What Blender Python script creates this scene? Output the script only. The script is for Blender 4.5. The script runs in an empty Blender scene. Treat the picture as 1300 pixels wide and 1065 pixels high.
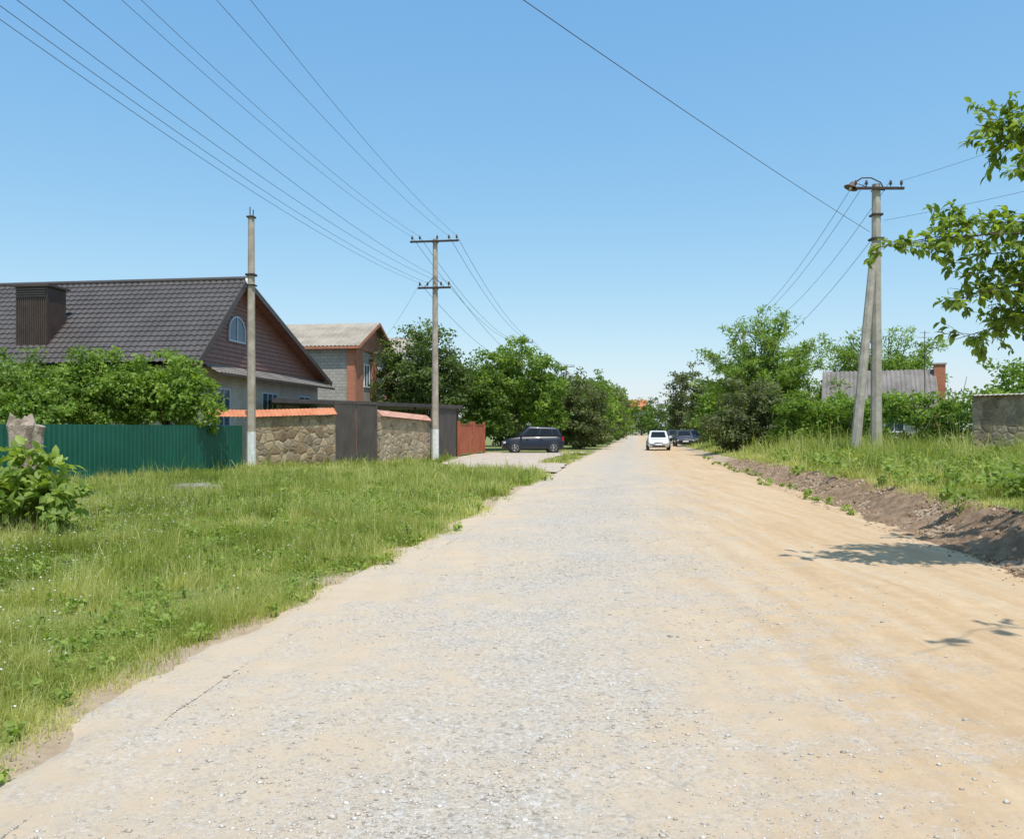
import bpy, math, random
import numpy as np
from mathutils import Vector
rng=np.random.default_rng(7); random.seed(7)
SC=bpy.context.scene
COL=SC.collection
# ---------------------------------------------------------------- helpers
class MB:
    def __init__(s): s.v=[]; s.f=[]; s.m=[]
    def add(s,vs,fs,mi=0):
        o=len(s.v); s.v+=[tuple(p) for p in vs]
        for f in fs: s.f.append(tuple(i+o for i in f)); s.m.append(mi)
    def box(s,c,d,rz=0,mi=0):
        cx,cy,cz=c; a,b,h=d[0]/2,d[1]/2,d[2]/2; cr,sr=math.cos(rz),math.sin(rz)
        vs=[(cx+x*cr-y*sr,cy+x*sr+y*cr,cz+z) for z in(-h,h) for x,y in((-a,-b),(a,-b),(a,b),(-a,b))]
        s.add(vs,[(3,2,1,0),(4,5,6,7),(0,1,5,4),(1,2,6,5),(2,3,7,6),(3,0,4,7)],mi)
    def bar(s,p0,p1,w,h,mi=0):
        p0=Vector(p0);p1=Vector(p1);d=(p1-p0).normalized()
        up=Vector((0,0,1)) if abs(d.z)<.95 else Vector((0,1,0))
        r=d.cross(up).normalized()*w/2;u=r.cross(d).normalized()*h/2
        vs=[p+q for p in(p0,p1) for q in(-r-u,r-u,r+u,-r+u)]
        s.add(vs,[(3,2,1,0),(4,5,6,7),(0,1,5,4),(1,2,6,5),(2,3,7,6),(3,0,4,7)],mi)
    def tube(s,pts,rad,n=8,mi=0,phase=0):
        pts=[Vector(p) for p in pts]
        if not hasattr(rad,'__len__'): rad=[rad]*len(pts)
        vs=[];ref=None
        for i,p in enumerate(pts):
            d=(pts[min(i+1,len(pts)-1)]-pts[max(i-1,0)]).normalized()
            if ref is None:
                ref=Vector((1,0,0)) if abs(d.x)<.9 else Vector((0,1,0))
            a=(ref-d*ref.dot(d)).normalized();b=d.cross(a);ref=a
            for k in range(n):
                t=2*math.pi*k/n+phase
                vs.append(p+(a*math.cos(t)+b*math.sin(t))*rad[i])
        fs=[]
        for i in range(len(pts)-1):
            for k in range(n):
                k2=(k+1)%n; fs.append((i*n+k,i*n+k2,(i+1)*n+k2,(i+1)*n+k))
        fs.append(tuple(range(n))[::-1]); fs.append(tuple((len(pts)-1)*n+k for k in range(n)))
        s.add(vs,fs,mi)
    def lathe(s,prof,c=(0,0,0),n=12,axis='z',mi=0):
        vs=[]
        for r,z in prof:
            for k in range(n):
                t=2*math.pi*k/n; x,y=r*math.cos(t),r*math.sin(t)
                p=(x,y,z) if axis=='z' else (x,z,y)
                vs.append((c[0]+p[0],c[1]+p[1],c[2]+p[2]))
        fs=[]
        for i in range(len(prof)-1):
            for k in range(n):
                k2=(k+1)%n; fs.append((i*n+k,i*n+k2,(i+1)*n+k2,(i+1)*n+k))
        fs.append(tuple(range(n))[::-1]); fs.append(tuple((len(prof)-1)*n+k for k in range(n)))
        s.add(vs,fs,mi)
    def mesh(s,name,mats,smooth=False):
        me=bpy.data.meshes.new(name); me.from_pydata(s.v,[],s.f); 
        for m in (mats if isinstance(mats,(list,tuple)) else [mats]): me.materials.append(m)
        me.polygons.foreach_set('material_index',s.m)
        if smooth: me.polygons.foreach_set('use_smooth',[True]*len(s.f))
        me.update(); return me
def link(o): COL.objects.link(o); return o
def tag(o,label=None,category=None,group=None,kind=None):
    if label:o["label"]=label
    if category:o["category"]=category
    if group:o["group"]=group
    if kind:o["kind"]=kind
    return o
def thing(name,label,category,loc=(0,0,0),rz=0,group=None):
    o=bpy.data.objects.new(name,None); o.location=loc; o.rotation_euler=(0,0,rz); o.empty_display_size=.3
    link(o); return tag(o,label,category,group)
def part(name,mb,mats,parent=None,loc=(0,0,0),rot=(0,0,0),smooth=False,bevel=0,label=None,segs=2):
    me=mb.mesh(name,mats,smooth) if isinstance(mb,MB) else mb
    o=bpy.data.objects.new(name,me); o.location=loc;o.rotation_euler=rot; link(o)
    if parent: o.parent=parent
    if bevel:
        b=o.modifiers.new('bevel','BEVEL');b.width=bevel;b.segments=segs;b.limit_method='ANGLE'
    if label:o["label"]=label
    return o
def npmesh(name,V,F,mat,attrs=None,smooth=False):
    me=bpy.data.meshes.new(name); V=np.asarray(V,np.float32);F=np.asarray(F,np.int32)
    n,k=F.shape
    me.vertices.add(len(V)); me.vertices.foreach_set('co',V.ravel())
    me.loops.add(n*k); me.loops.foreach_set('vertex_index',F.ravel())
    me.polygons.add(n); me.polygons.foreach_set('loop_start',np.arange(0,n*k,k,dtype=np.int32))
    try: me.polygons.foreach_set('loop_total',np.full(n,k,np.int32))
    except Exception: pass
    if smooth: me.polygons.foreach_set('use_smooth',np.ones(n,bool))
    me.update(calc_edges=True)
    for a,val in (attrs or {}).items():
        at=me.attributes.new(a,'FLOAT','POINT'); at.data.foreach_set('value',np.asarray(val,np.float32))
    me.materials.append(mat); return me
def copy_thing(root,loc,rz=None,label=None):
    n=root.copy(); COL.objects.link(n); n.location=loc
    if rz is not None: n.rotation_euler[2]=rz
    if label:n["label"]=label
    def rec(src,dst):
        for ch in list(src.children):
            c=ch.copy(); COL.objects.link(c); c.parent=dst; rec(ch,c)
    rec(root,n); return n
LAT=np.random.default_rng(3).random((256,256))
def vn(x,y,f=1.,s=0):
    x=np.asarray(x,float)*f+s*17.3+1000;y=np.asarray(y,float)*f+s*9.1+1000
    xi=np.floor(x).astype(int);yi=np.floor(y).astype(int);fx=x-xi;fy=y-yi
    fx=fx*fx*(3-2*fx);fy=fy*fy*(3-2*fy)
    g=lambda a,b:LAT[a%256,b%256]
    return (g(xi,yi)*(1-fx)+g(xi+1,yi)*fx)*(1-fy)+(g(xi,yi+1)*(1-fx)+g(xi+1,yi+1)*fx)*fy
def fbm(x,y,f=1.,s=0,o=4):
    r=0;a=1;t=0
    for i in range(o): r=r+a*vn(x,y,f*2**i,s+i);t+=a;a*=.5
    return r/t
ss=lambda t:np.clip(t,0,1)**2*(3-2*np.clip(t,0,1))
# ---------------------------------------------------------------- materials
def newmat(name):
    m=bpy.data.materials.new(name);m.use_nodes=True;nt=m.node_tree
    return m,nt,nt.nodes['Principled BSDF']
def N(nt,t,**kw):
    n=nt.nodes.new(t)
    for k,v in kw.items(): setattr(n,k,v)
    return n
def L(nt,a,b): nt.links.new(a,b)
def ramp(nt,fac,stops):
    r=nt.nodes.new('ShaderNodeValToRGB');e=r.color_ramp.elements
    while len(e)<len(stops): e.new(.5)
    for i,(p,c) in enumerate(stops): e[i].position=p;e[i].color=(*c,1) if len(c)==3 else c
    L(nt,fac,r.inputs[0]);return r.outputs[0]
def noise(nt,vec,scale,detail=5,rough=.6):
    n=N(nt,'ShaderNodeTexNoise');n.inputs['Scale'].default_value=scale;n.inputs['Detail'].default_value=detail;n.inputs['Roughness'].default_value=rough
    L(nt,vec,n.inputs['Vector']);return n.outputs['Fac']
def mix(nt,fac,a,b,mode='MIX'):
    n=N(nt,'ShaderNodeMix',data_type='RGBA',blend_type=mode)
    for s,v in((n.inputs[0],fac),(n.inputs[6],a),(n.inputs[7],b)):
        if isinstance(v,(int,float)): s.default_value=v
        elif isinstance(v,tuple): s.default_value=(*v,1) if len(v)==3 else v
        else:L(nt,v,s)
    return n.outputs[2]
def math_(nt,op,a,b=0.,clamp=False):
    n=N(nt,'ShaderNodeMath',operation=op,use_clamp=clamp)
    for s,v in((n.inputs[0],a),(n.inputs[1],b)):
        if isinstance(v,(int,float)): s.default_value=v
        else:L(nt,v,s)
    return n.outputs[0]
def coords(nt): return N(nt,'ShaderNodeTexCoord').outputs['Object']
def bump(nt,b,h,strength=.4,dist=.02):
    n=N(nt,'ShaderNodeBump');n.inputs['Strength'].default_value=strength;n.inputs['Distance'].default_value=dist
    L(nt,h,n.inputs['Height']);L(nt,n.outputs[0],b.inputs['Normal'])
def sm(name,c1,c2,scale=6,rough=.8,bs=.3,bd=.01,metal=0,stops=(.35,.65)):
    m,nt,b=newmat(name);v=coords(nt);n=noise(nt,v,scale)
    L(nt,ramp(nt,n,[(stops[0],c1),(stops[1],c2)]),b.inputs['Base Color'])
    b.inputs['Roughness'].default_value=rough;b.inputs['Metallic'].default_value=metal
    if bs: bump(nt,b,noise(nt,v,scale*5),bs,bd)
    return m
def brickmat(name,c1,c2,mort,bw,bh,ms=.012,rough=.85,swap=False):
    m,nt,b=newmat(name);v=coords(nt)
    s=N(nt,'ShaderNodeSeparateXYZ');L(nt,v,s.inputs[0])
    c=N(nt,'ShaderNodeCombineXYZ');L(nt,math_(nt,'ADD',s.outputs[0],s.outputs[1]),c.inputs[0]);L(nt,s.outputs[2],c.inputs[1])
    t=N(nt,'ShaderNodeTexBrick');L(nt,c.outputs[0],t.inputs['Vector'])
    t.inputs['Color1'].default_value=(*c1,1);t.inputs['Color2'].default_value=(*c2,1);t.inputs['Mortar'].default_value=(*mort,1)
    t.inputs['Scale'].default_value=1;t.inputs['Mortar Size'].default_value=ms;t.inputs['Brick Width'].default_value=bw;t.inputs['Row Height'].default_value=bh
    t.inputs['Bias'].default_value=0
    st=noise(nt,v,1.3);col=mix(nt,1.,t.outputs['Color'],ramp(nt,st,[(.3,(.76,.74,.72)),(.7,(1,1,1))]),'MULTIPLY')
    L(nt,col,b.inputs['Base Color']);b.inputs['Roughness'].default_value=rough
    h=math_(nt,'ADD',math_(nt,'MULTIPLY',t.outputs['Fac'],-1.),math_(nt,'MULTIPLY',noise(nt,v,30),.4))
    bump(nt,b,h,.6,.015);return m
def stonemat(name,scale=3.,cols=((.19,.125,.07),(.34,.24,.14),(.45,.35,.23),(.26,.20,.14)),mort=(.24,.20,.145)):
    m,nt,b=newmat(name);v=coords(nt)
    nn=N(nt,'ShaderNodeTexNoise');nn.inputs['Scale'].default_value=2.5;L(nt,v,nn.inputs['Vector'])
    vv=mix(nt,.18,v,nn.outputs['Color'],'ADD')
    v1=N(nt,'ShaderNodeTexVoronoi');v1.inputs['Scale'].default_value=scale;L(nt,vv,v1.inputs['Vector'])
    v2=N(nt,'ShaderNodeTexVoronoi',feature='DISTANCE_TO_EDGE');v2.inputs['Scale'].default_value=scale;L(nt,vv,v2.inputs['Vector'])
    s=N(nt,'ShaderNodeSeparateColor');L(nt,v1.outputs['Color'],s.inputs[0])
    c=ramp(nt,s.outputs[0],[(0.05,cols[0]),(.35,cols[1]),(.7,cols[2]),(.95,cols[3])])
    c=mix(nt,1.,c,ramp(nt,noise(nt,v,9),[(.3,(.7,.7,.7)),(.7,(1.1,1.1,1.1))]),'MULTIPLY')
    k=ramp(nt,v2.outputs['Distance'],[(.02,(0,0,0)),(.06,(1,1,1))])
    L(nt,mix(nt,k,mort,c),b.inputs['Base Color']);b.inputs['Roughness'].default_value=.9
    h=math_(nt,'ADD',ramp(nt,v2.outputs['Distance'],[(.0,(0,0,0)),(.2,(1,1,1))]),math_(nt,'MULTIPLY',noise(nt,v,14),.6))
    bump(nt,b,h,.7,.035);return m
def leafmat(name,cd,cm,cl,trans=.45,rough=.55,k=1.95):
    m,nt,b=newmat(name)
    a=N(nt,'ShaderNodeAttribute',attribute_name='tint')
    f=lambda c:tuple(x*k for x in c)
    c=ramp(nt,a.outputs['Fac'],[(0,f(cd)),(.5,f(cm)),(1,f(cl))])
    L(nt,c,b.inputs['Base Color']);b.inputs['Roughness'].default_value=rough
    b.inputs['Specular IOR Level'].default_value=.35
    tr=N(nt,'ShaderNodeBsdfTranslucent');L(nt,mix(nt,1.,c,(1.35,1.35,.5),'MULTIPLY'),tr.inputs[0])
    mx=N(nt,'ShaderNodeMixShader');mx.inputs[0].default_value=trans
    L(nt,b.outputs[0],mx.inputs[1]);L(nt,tr.outputs[0],mx.inputs[2]);L(nt,mx.outputs[0],nt.nodes['Material Output'].inputs[0])
    return m
M={}
M['concrete']=sm('concrete',(.30,.27,.22),(.45,.41,.35),3,.9,.4,.01)
M['concrete_brown']=sm('weathered concrete',(.30,.25,.19),(.47,.40,.33),2.5,.9,.5,.01)
M['white']=sm('white paint',(.58,.58,.56),(.76,.76,.74),8,.7,.2)
M['plastic']=sm('white plastic',(.76,.76,.76),(.82,.82,.82),3,.4,0)
M['paleblue']=sm('pale blue window frame',(.42,.52,.66),(.50,.60,.74),3,.5,0)
M['steel']=sm('rusty dark steel',(.035,.03,.028),(.09,.06,.045),12,.6,.2,.003,.5)
M['glassy']=sm('brown porcelain',(.10,.05,.03),(.16,.1,.07),5,.25,0)
M['porc']=sm('white porcelain',(.5,.5,.48),(.65,.65,.62),5,.3,0)
M['wire']=sm('wire',(.05,.05,.055),(.08,.08,.085),9,.6,0)
M['roof1']=sm('dark metal tile',(.062,.053,.050),(.088,.076,.071),.7,.5,.1,.004)
M['brown_metal']=sm('brown sheet metal',(.050,.032,.026),(.075,.05,.04),2,.45,.1,.003)
M['siding']=sm('brown siding',(.17,.075,.052),(.23,.105,.072),3,.5,.1,.004)
M['lightbrick']=brickmat('light silicate brick',(.62,.59,.54),(.54,.51,.47),(.36,.34,.32),.26,.085,.010)
M['redbrick']=brickmat('red brick',(.58,.19,.08),(.50,.15,.065),(.38,.32,.27),.26,.085,.010)
M['block']=brickmat('grey block',(.50,.46,.41),(.40,.37,.33),(.27,.25,.22),.42,.21,.016)
M['shifer']=sm('asbestos sheet',(.27,.235,.185),(.39,.345,.28),.9,.9,.4,.01)
M['shifer_dark']=sm('old asbestos sheet',(.15,.135,.12),(.24,.215,.195),.9,.9,.4,.01)
M['stone']=stonemat('rubble stone',3.2)
M['stone2']=stonemat('pale rubble stone',3.2,((.28,.20,.125),(.43,.31,.20),(.51,.40,.28),(.35,.27,.18)),(.34,.28,.20))
M['stone3']=stonemat('brown rubble stone',3.2,((.20,.145,.095),(.32,.24,.16),(.38,.31,.22),(.25,.20,.14)),(.24,.19,.14))
M['coping']=sm('terracotta coping',(.46,.15,.065),(.58,.22,.10),2.5,.7,.3,.006)
M['coping2']=sm('faded pink coping',(.46,.24,.17),(.55,.31,.23),2.5,.8,.3,.006)
M['gate_dark']=sm('dark brown gate paint',(.060,.049,.044),(.09,.075,.066),1.5,.5,.1,.003)
M['gate_red']=sm('orange red gate paint',(.30,.08,.04),(.40,.12,.06),1.5,.5,.1,.003)
M['green']=sm('green coated steel',(.003,.078,.050),(.006,.105,.068),.8,.45,.05,.003)
M['bark']=sm('bark',(.07,.05,.035),(.16,.12,.085),8,.95,.8,.02)
M['deadwood']=sm('weathered wood',(.25,.19,.14),(.46,.38,.30),7,.95,.9,.03)
M['pane'],nt,b=newmat('window pane');b.inputs['Base Color'].default_value=(.05,.09,.14,1);b.inputs['Roughness'].default_value=.08
M['glass'],nt,b=newmat('car glass');b.inputs['Base Color'].default_value=(.012,.014,.016,1);b.inputs['Roughness'].default_value=.08;b.inputs['Specular IOR Level'].default_value=.35
def paint(name,c,r=.25,coat=.6):
    m,nt,b=newmat(name);v=coords(nt)
    L(nt,ramp(nt,noise(nt,v,2.),[(.3,tuple(x*.85 for x in c)),(.7,c)]),b.inputs['Base Color']);b.inputs['Roughness'].default_value=r
    b.inputs['Coat Weight'].default_value=coat;b.inputs['Coat Roughness'].default_value=.05;return m
M['navy']=paint('dark blue car paint',(.006,.012,.028),.4,.12);M['carwhite']=paint('white car paint',(.78,.78,.77));M['cargrey']=paint('grey car paint',(.05,.05,.055),.4,.2)
M['rubber']=sm('rubber',(.015,.015,.015),(.03,.03,.03),9,.85,0);M['alloy']=sm('alloy',(.4,.4,.4),(.55,.55,.55),5,.35,0,metal=.8)
M['blackpl']=sm('black plastic',(.015,.015,.015),(.025,.025,.025),9,.6,0)
M['lens'],nt,b=newmat('headlight lens');b.inputs['Base Color'].default_value=(.55,.58,.6,1);b.inputs['Roughness'].default_value=.1
M['redlens'],nt,b=newmat('red lens');b.inputs['Base Color'].default_value=(.35,.01,.01,1);b.inputs['Roughness'].default_value=.15
M['leafA']=leafmat('leaf mid',(.030,.058,.010),(.066,.108,.020),(.13,.18,.038))
M['leafB']=leafmat('leaf bright',(.045,.080,.012),(.100,.155,.025),(.17,.230,.048))
M['leafC']=leafmat('leaf dark',(.026,.042,.013),(.050,.075,.020),(.088,.122,.038))
M['leafD']=leafmat('leaf grey green',(.038,.048,.020),(.074,.088,.038),(.13,.145,.066))
M['leafN']=leafmat('leaf near tree',(.050,.080,.013),(.105,.15,.025),(.17,.22,.048),.5,.5,2.0)
M['grass']=leafmat('grass blades',(.075,.098,.015),(.148,.170,.032),(.31,.295,.135),.48,.6,2.05)
M['weed']=leafmat('weed leaves',(.060,.095,.015),(.12,.165,.032),(.19,.235,.06),.42,.55,2.0)
M['petal']=sm('white petals',(.7,.7,.62),(.8,.8,.75),5,.8,0)
# ---------------------------------------------------------------- terrain functions
YL=[-8,3.9,6.5,10.6,17.7,37,60,100,200,400];XL=[-2.7,-2.4,-2.15,-1.45,-.45,2.4,6.2,12.4,27.8,58]
xl=lambda y:np.interp(y,YL,XL)
xr=lambda y:np.interp(y,[-8,0,60,100,200,400],[3.6,4.4,12.9,18.4,32.8,61])
def gh(x,y):
    x=np.asarray(x,float);y=np.asarray(y,float)
    d=x-xr(y)
    H=np.interp(y,[0,8,20,30,45,80],[.46,.50,.42,.30,.15,.0])
    V=np.interp(y,[0,25,31,45,80,120],[.46,.48,.5,.35,.1,0])
    h=H*ss(d/1.1); h=h+(V-h)*ss((d-1.1)/3.5)*(d>1.1)
    h=h*(d>0)
    dl=xl(y)-x
    h=h+np.where(dl>.3,(fbm(x,y,.8,5)-.5)*.10*ss((dl-.3)/1.5)*(y<28),0)
    inside=(dl<.0)&(d<-.05)
    return np.where(inside,-.05,h)
# ---------------------------------------------------------------- ground
def prog(lo,hi,near0,near1,step,gr):
    a=list(np.arange(near0,near1,step));s=step;v=near1
    while v<hi: a.append(v);s*=gr;v+=s
    a.append(hi);s=step;v=near0-step
    while v>lo: a.insert(0,v);s*=gr;v-=s
    a.insert(0,lo);return np.array(a)
gxs=prog(-2500,2500,-16,20,.25,1.18);gys=prog(-60,4000,-6,60,.25,1.12)
GX,GY=np.meshgrid(gxs,gys);GZ=gh(GX,GY)
dl=xl(GY)-GX;dr=GX-xr(GY)
dirt=np.where(dl>-.5,1-ss((dl+.1+ (fbm(GX,GY,.9,2)-.5)*1.4)/.55),0)
dirt=np.maximum(dirt,np.where((dl<0)&(dr<.9),1,0))
nx,ny=len(gxs),len(gys)
idx=np.arange(nx*ny).reshape(ny,nx)
F=np.stack([idx[:-1,:-1],idx[:-1,1:],idx[1:,1:],idx[1:,:-1]],-1).reshape(-1,4)
m,nt,b=newmat('verge soil and turf');v=coords(nt)
at=N(nt,'ShaderNodeAttribute',attribute_name='dirt').outputs['Fac']
g=ramp(nt,noise(nt,v,1.2,8,.7),[(.3,(.12,.15,.035)),(.55,(.20,.22,.065)),(.75,(.33,.29,.15))])
s=ramp(nt,noise(nt,v,6,8,.7),[(.3,(.35,.25,.16)),(.7,(.49,.385,.265))])
k=math_(nt,'ADD',at,math_(nt,'MULTIPLY',math_(nt,'SUBTRACT',noise(nt,v,5,6,.7),.5),1.1),True)
L(nt,mix(nt,ramp(nt,k,[(.35,(0,0,0)),(.65,(1,1,1))]),g,s),b.inputs['Base Color']);b.inputs['Roughness'].default_value=.95
bump(nt,b,noise(nt,v,22,8,.7),.8,.03)
o=link(bpy.data.objects.new('ground',npmesh('ground',np.stack([GX,GY,GZ],-1).reshape(-1,3),F,m,{'dirt':dirt.ravel()},True)))
tag(o,'grassy verge ground with bare sandy soil by the road','ground',kind='structure')
# ---------------------------------------------------------------- road
ys=prog(-8,420,-4,24,.06,1.035);ts=np.linspace(-.045,1.045,140)
T,YY=np.meshgrid(ts,ys)
XX=xl(YY)+(xr(YY)-xl(YY))*T
e=np.minimum(T,1-T)*(xr(YY)-xl(YY))+ (fbm(XX,YY,1.1,8)-.5)*.7
ZZ=.012-.10*(1-ss((e+.25)/.38))+ (fbm(XX,YY,.7,4)-.5)*.06*ss(e) + (fbm(XX,YY,5,6,3)-.5)*.024*(YY<26)
for c,wd,dp in((.28,.035,.014),(.47,.035,.014),(.64,.025,.022),(.70,.02,.014),(.82,.025,.022),(.88,.02,.012)): ZZ-= dp*np.exp(-((T-c-.02*np.sin(YY*.2))/wd)**2)
n1,n2=T.shape;idx=np.arange(n1*n2).reshape(n1,n2)
F=np.stack([idx[:-1,:-1],idx[:-1,1:],idx[1:,1:],idx[1:,:-1]],-1).reshape(-1,4)
m,nt,b=newmat('sand and gravel road');v=coords(nt)
lat=N(nt,'ShaderNodeAttribute',attribute_name='lat').outputs['Fac']
mp=N(nt,'ShaderNodeMapping');mp.inputs['Scale'].default_value=(2.6,.16,1);mp.inputs['Rotation'].default_value=(0,0,math.radians(8));L(nt,v,mp.inputs[0])
streak=noise(nt,mp.outputs[0],1.5,6,.6)
patch=noise(nt,v,.55,7,.65)
sand=ramp(nt,streak,[(.3,(.49,.335,.19)),(.5,(.55,.395,.24)),(.7,(.575,.45,.305))])
sand=mix(nt,1.,sand,ramp(nt,noise(nt,v,7,10,.8),[(.3,(.84,.83,.82)),(.7,(1.06,1.06,1.06))]),'MULTIPLY')
sand=mix(nt,ramp(nt,math_(nt,'ADD',lat,math_(nt,'MULTIPLY',math_(nt,'SUBTRACT',patch,.5),.7)),[(.34,(.7,.7,.7)),(.66,(0,0,0))]),sand,(.53,.44,.33))
def vor(sc):
    vo=N(nt,'ShaderNodeTexVoronoi');vo.inputs['Scale'].default_value=sc;L(nt,v,vo.inputs['Vector'])
    q=N(nt,'ShaderNodeSeparateColor');L(nt,vo.outputs['Color'],q.inputs[0]);return vo.outputs['Distance'],q.outputs[0],q.outputs[1]
d1,c1,e1=vor(42);d2,c2,e2=vor(90)
grav=ramp(nt,c1,[(0,(.27,.23,.185)),(.3,(.41,.365,.31)),(.8,(.52,.475,.42)),(1,(.62,.585,.53))])
grav2=ramp(nt,c2,[(0,(.33,.28,.225)),(.5,(.47,.42,.355)),(1,(.56,.515,.45))])
gm=math_(nt,'SUBTRACT',1.,math_(nt,'MULTIPLY',math_(nt,'ABSOLUTE',math_(nt,'SUBTRACT',lat,.31)),2.5))
gm=math_(nt,'ADD',math_(nt,'MULTIPLY',gm,.62),math_(nt,'MULTIPLY',math_(nt,'SUBTRACT',patch,.5),1.9))
gm=math_(nt,'ADD',gm,math_(nt,'MULTIPLY',math_(nt,'SUBTRACT',noise(nt,v,3,8,.75),.5),1.6))
gk=ramp(nt,gm,[(.12,(0,0,0)),(.75,(1,1,1))])
st1=math_(nt,'MULTIPLY',ramp(nt,e1,[(.58,(0,0,0)),(.64,(1,1,1))]),gk)
col=mix(nt,math_(nt,'MULTIPLY',gk,.88),sand,grav2)
col=mix(nt,math_(nt,'MULTIPLY',st1,.9),col,grav)
L(nt,col,b.inputs['Base Color']);b.inputs['Roughness'].default_value=.95;b.inputs['Specular IOR Level'].default_value=.12
hh=math_(nt,'ADD',math_(nt,'MULTIPLY',math_(nt,'MULTIPLY',d1,-1.2),st1),math_(nt,'MULTIPLY',noise(nt,v,16,9,.75),1.3))
bump(nt,b,hh,.65,.013)
road=link(bpy.data.objects.new('road',npmesh('road',np.stack([XX,YY,ZZ],-1).reshape(-1,3),F,m,{'lat':T.ravel()},True)))
tag(road,'unpaved road of pale sand and gravel','road',kind='structure')
mb=MB();dv=[(1.7,30.5),(-2.2,34.5),(-3.2,38),(-2.9,49),(-1.6,56.5),(5.4,58.5),(4.7,54),(2.6,48.5),(1.6,42),(2.5,37.5)]
dd=[]
for i in range(len(dv)):
    a,b_=dv[i],dv[(i+1)%len(dv)]
    for j in range(8):
        t=j/8;dd.append((a[0]+(b_[0]-a[0])*t+random.uniform(-.12,.12),a[1]+(b_[1]-a[1])*t+random.uniform(-.2,.2)))
mb.add([(x,y,.03) for x,y in dd],[tuple(range(len(dd)))])
o=part('driveway',mb,sm('pale driveway',(.40,.32,.25),(.54,.45,.36),1.6,.95,.4,.01));tag(o,'pale crushed stone driveway leading to the gates','driveway',kind='structure')
# earth bank
ys=np.concatenate([np.arange(1,26,.045),np.arange(26,62,.12)]);ts=np.linspace(0,1,46);T,YY=np.meshgrid(ts,ys)
XX=xr(YY)-.35+T*1.6+(fbm(YY,YY*0,.6,14)-.5)*.5; w=np.sin(np.pi*T)**.6
base=gh(np.maximum(XX,xr(YY)+.01),YY)
fade=np.interp(YY,[0,30,60],[1,.8,.0])
rg=np.abs(fbm(XX,YY,2.6,15,4)-.5)*2
ZZ=base-.04+w*fade*(.04+.18*(fbm(XX,YY,1.5,11)-.4)+.13*(fbm(XX,YY,8,12,4)-.45)+.09*rg)-.02*(1-fade)
n1,n2=T.shape;idx=np.arange(n1*n2).reshape(n1,n2);F=np.stack([idx[:-1,:-1],idx[:-1,1:],idx[1:,1:],idx[1:,:-1]],-1).reshape(-1,4)
m,nt,b=newmat('dug soil');v=coords(nt)
L(nt,ramp(nt,noise(nt,v,4,10,.75),[(.3,(.185,.118,.07)),(.5,(.29,.195,.125)),(.68,(.43,.32,.215))]),b.inputs['Base Color']);b.inputs['Roughness'].default_value=1;b.inputs['Specular IOR Level'].default_value=.1
bump(nt,b,noise(nt,v,16,10,.8),1.,.04)
o=link(bpy.data.objects.new('earth_bank',npmesh('earth_bank',np.stack([XX,YY,ZZ],-1).reshape(-1,3),F,m,None,True)));tag(o,'low bank of freshly dug brown soil along the road','earth bank',kind='structure')
def stones(name,P,S,tint,mat,label,cat,flat=.6):
    n=len(P);base=np.array([(1,0,0),(0,1,0),(-1,0,0),(0,-1,0),(0,0,1),(0,0,-1)],float)
    V=base[None]*(1+rng.uniform(-.35,.35,(n,6,3)));V+=rng.uniform(-.25,.25,(n,6,3));a=rng.uniform(0,6.28,n);c,s=np.cos(a)[:,None],np.sin(a)[:,None]
    X=V[...,0]*c-V[...,1]*s;Y=V[...,0]*s+V[...,1]*c;V=np.stack([X,Y*.75,V[...,2]*flat],-1)*S[:,None,None]+P[:,None]
    f=np.array([(0,1,4),(1,2,4),(2,3,4),(3,0,4),(1,0,5),(2,1,5),(3,2,5),(0,3,5)])
    F=(f[None]+6*np.arange(n)[:,None,None]).reshape(-1,3)
    o=link(bpy.data.objects.new(name,npmesh(name,V.reshape(-1,3),F,mat,{'tint':np.repeat(tint,6)})));tag(o,label,cat,kind='stuff')
def tintmat(name,stops):
    m,nt,b=newmat(name);a=N(nt,'ShaderNodeAttribute',attribute_name='tint');L(nt,ramp(nt,a.outputs['Fac'],stops),b.inputs['Base Color']);b.inputs['Roughness'].default_value=.9;return m
M['pebble']=tintmat('pebbles',[(0,(.34,.29,.23)),(.5,(.50,.45,.38)),(1,(.66,.62,.56))])
def roadz(x,y,t):
    z=.012+(fbm(x,y,.7,4)-.5)*.06+(fbm(x,y,5,6,3)-.5)*.024*(y<26)
    for c,wd,dp in((.28,.035,.014),(.47,.035,.014),(.64,.025,.022),(.70,.02,.014),(.82,.025,.022),(.88,.02,.012)): z=z-dp*np.exp(-((t-c-.02*np.sin(y*.2))/wd)**2)
    return z
n=95000;y=3+ (rng.random(n)**1.4)*26;t=np.clip(rng.normal(.35,.18,n),.06,.97);x=xl(y)+(xr(y)-xl(y))*t
pm=fbm(x,y,1.1,21);keep=(rng.random(n)<.10+.8*ss((pm-.42)/.26));x,y,t=x[keep],y[keep],t[keep];n=len(x)
S=np.clip(rng.lognormal(-5.35,.52,n),.0025,.02)
stones('gravel',np.stack([x,y,roadz(x,y,t)+S*.12],-1),S,rng.random(n),M['pebble'],'loose grey gravel scattered on the road','gravel',.5)
n=16000;y=2+rng.random(n)*36;t=rng.random(n);x=xr(y)-.5+1.5*t**.8;z=gh(np.maximum(x,xr(y)+.01),y)
S=np.clip(rng.lognormal(-4.1,.55,n),.006,.06)*(1-.4*(t<.2))
stones('soil_clods',np.stack([x,y,z+S*.3],-1),S,rng.random(n),tintmat('clods',[(0,(.19,.125,.075)),(.6,(.30,.205,.13)),(1,(.44,.33,.225))]),'crumbled clods of dug soil on the bank','soil clods',.8)
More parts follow.
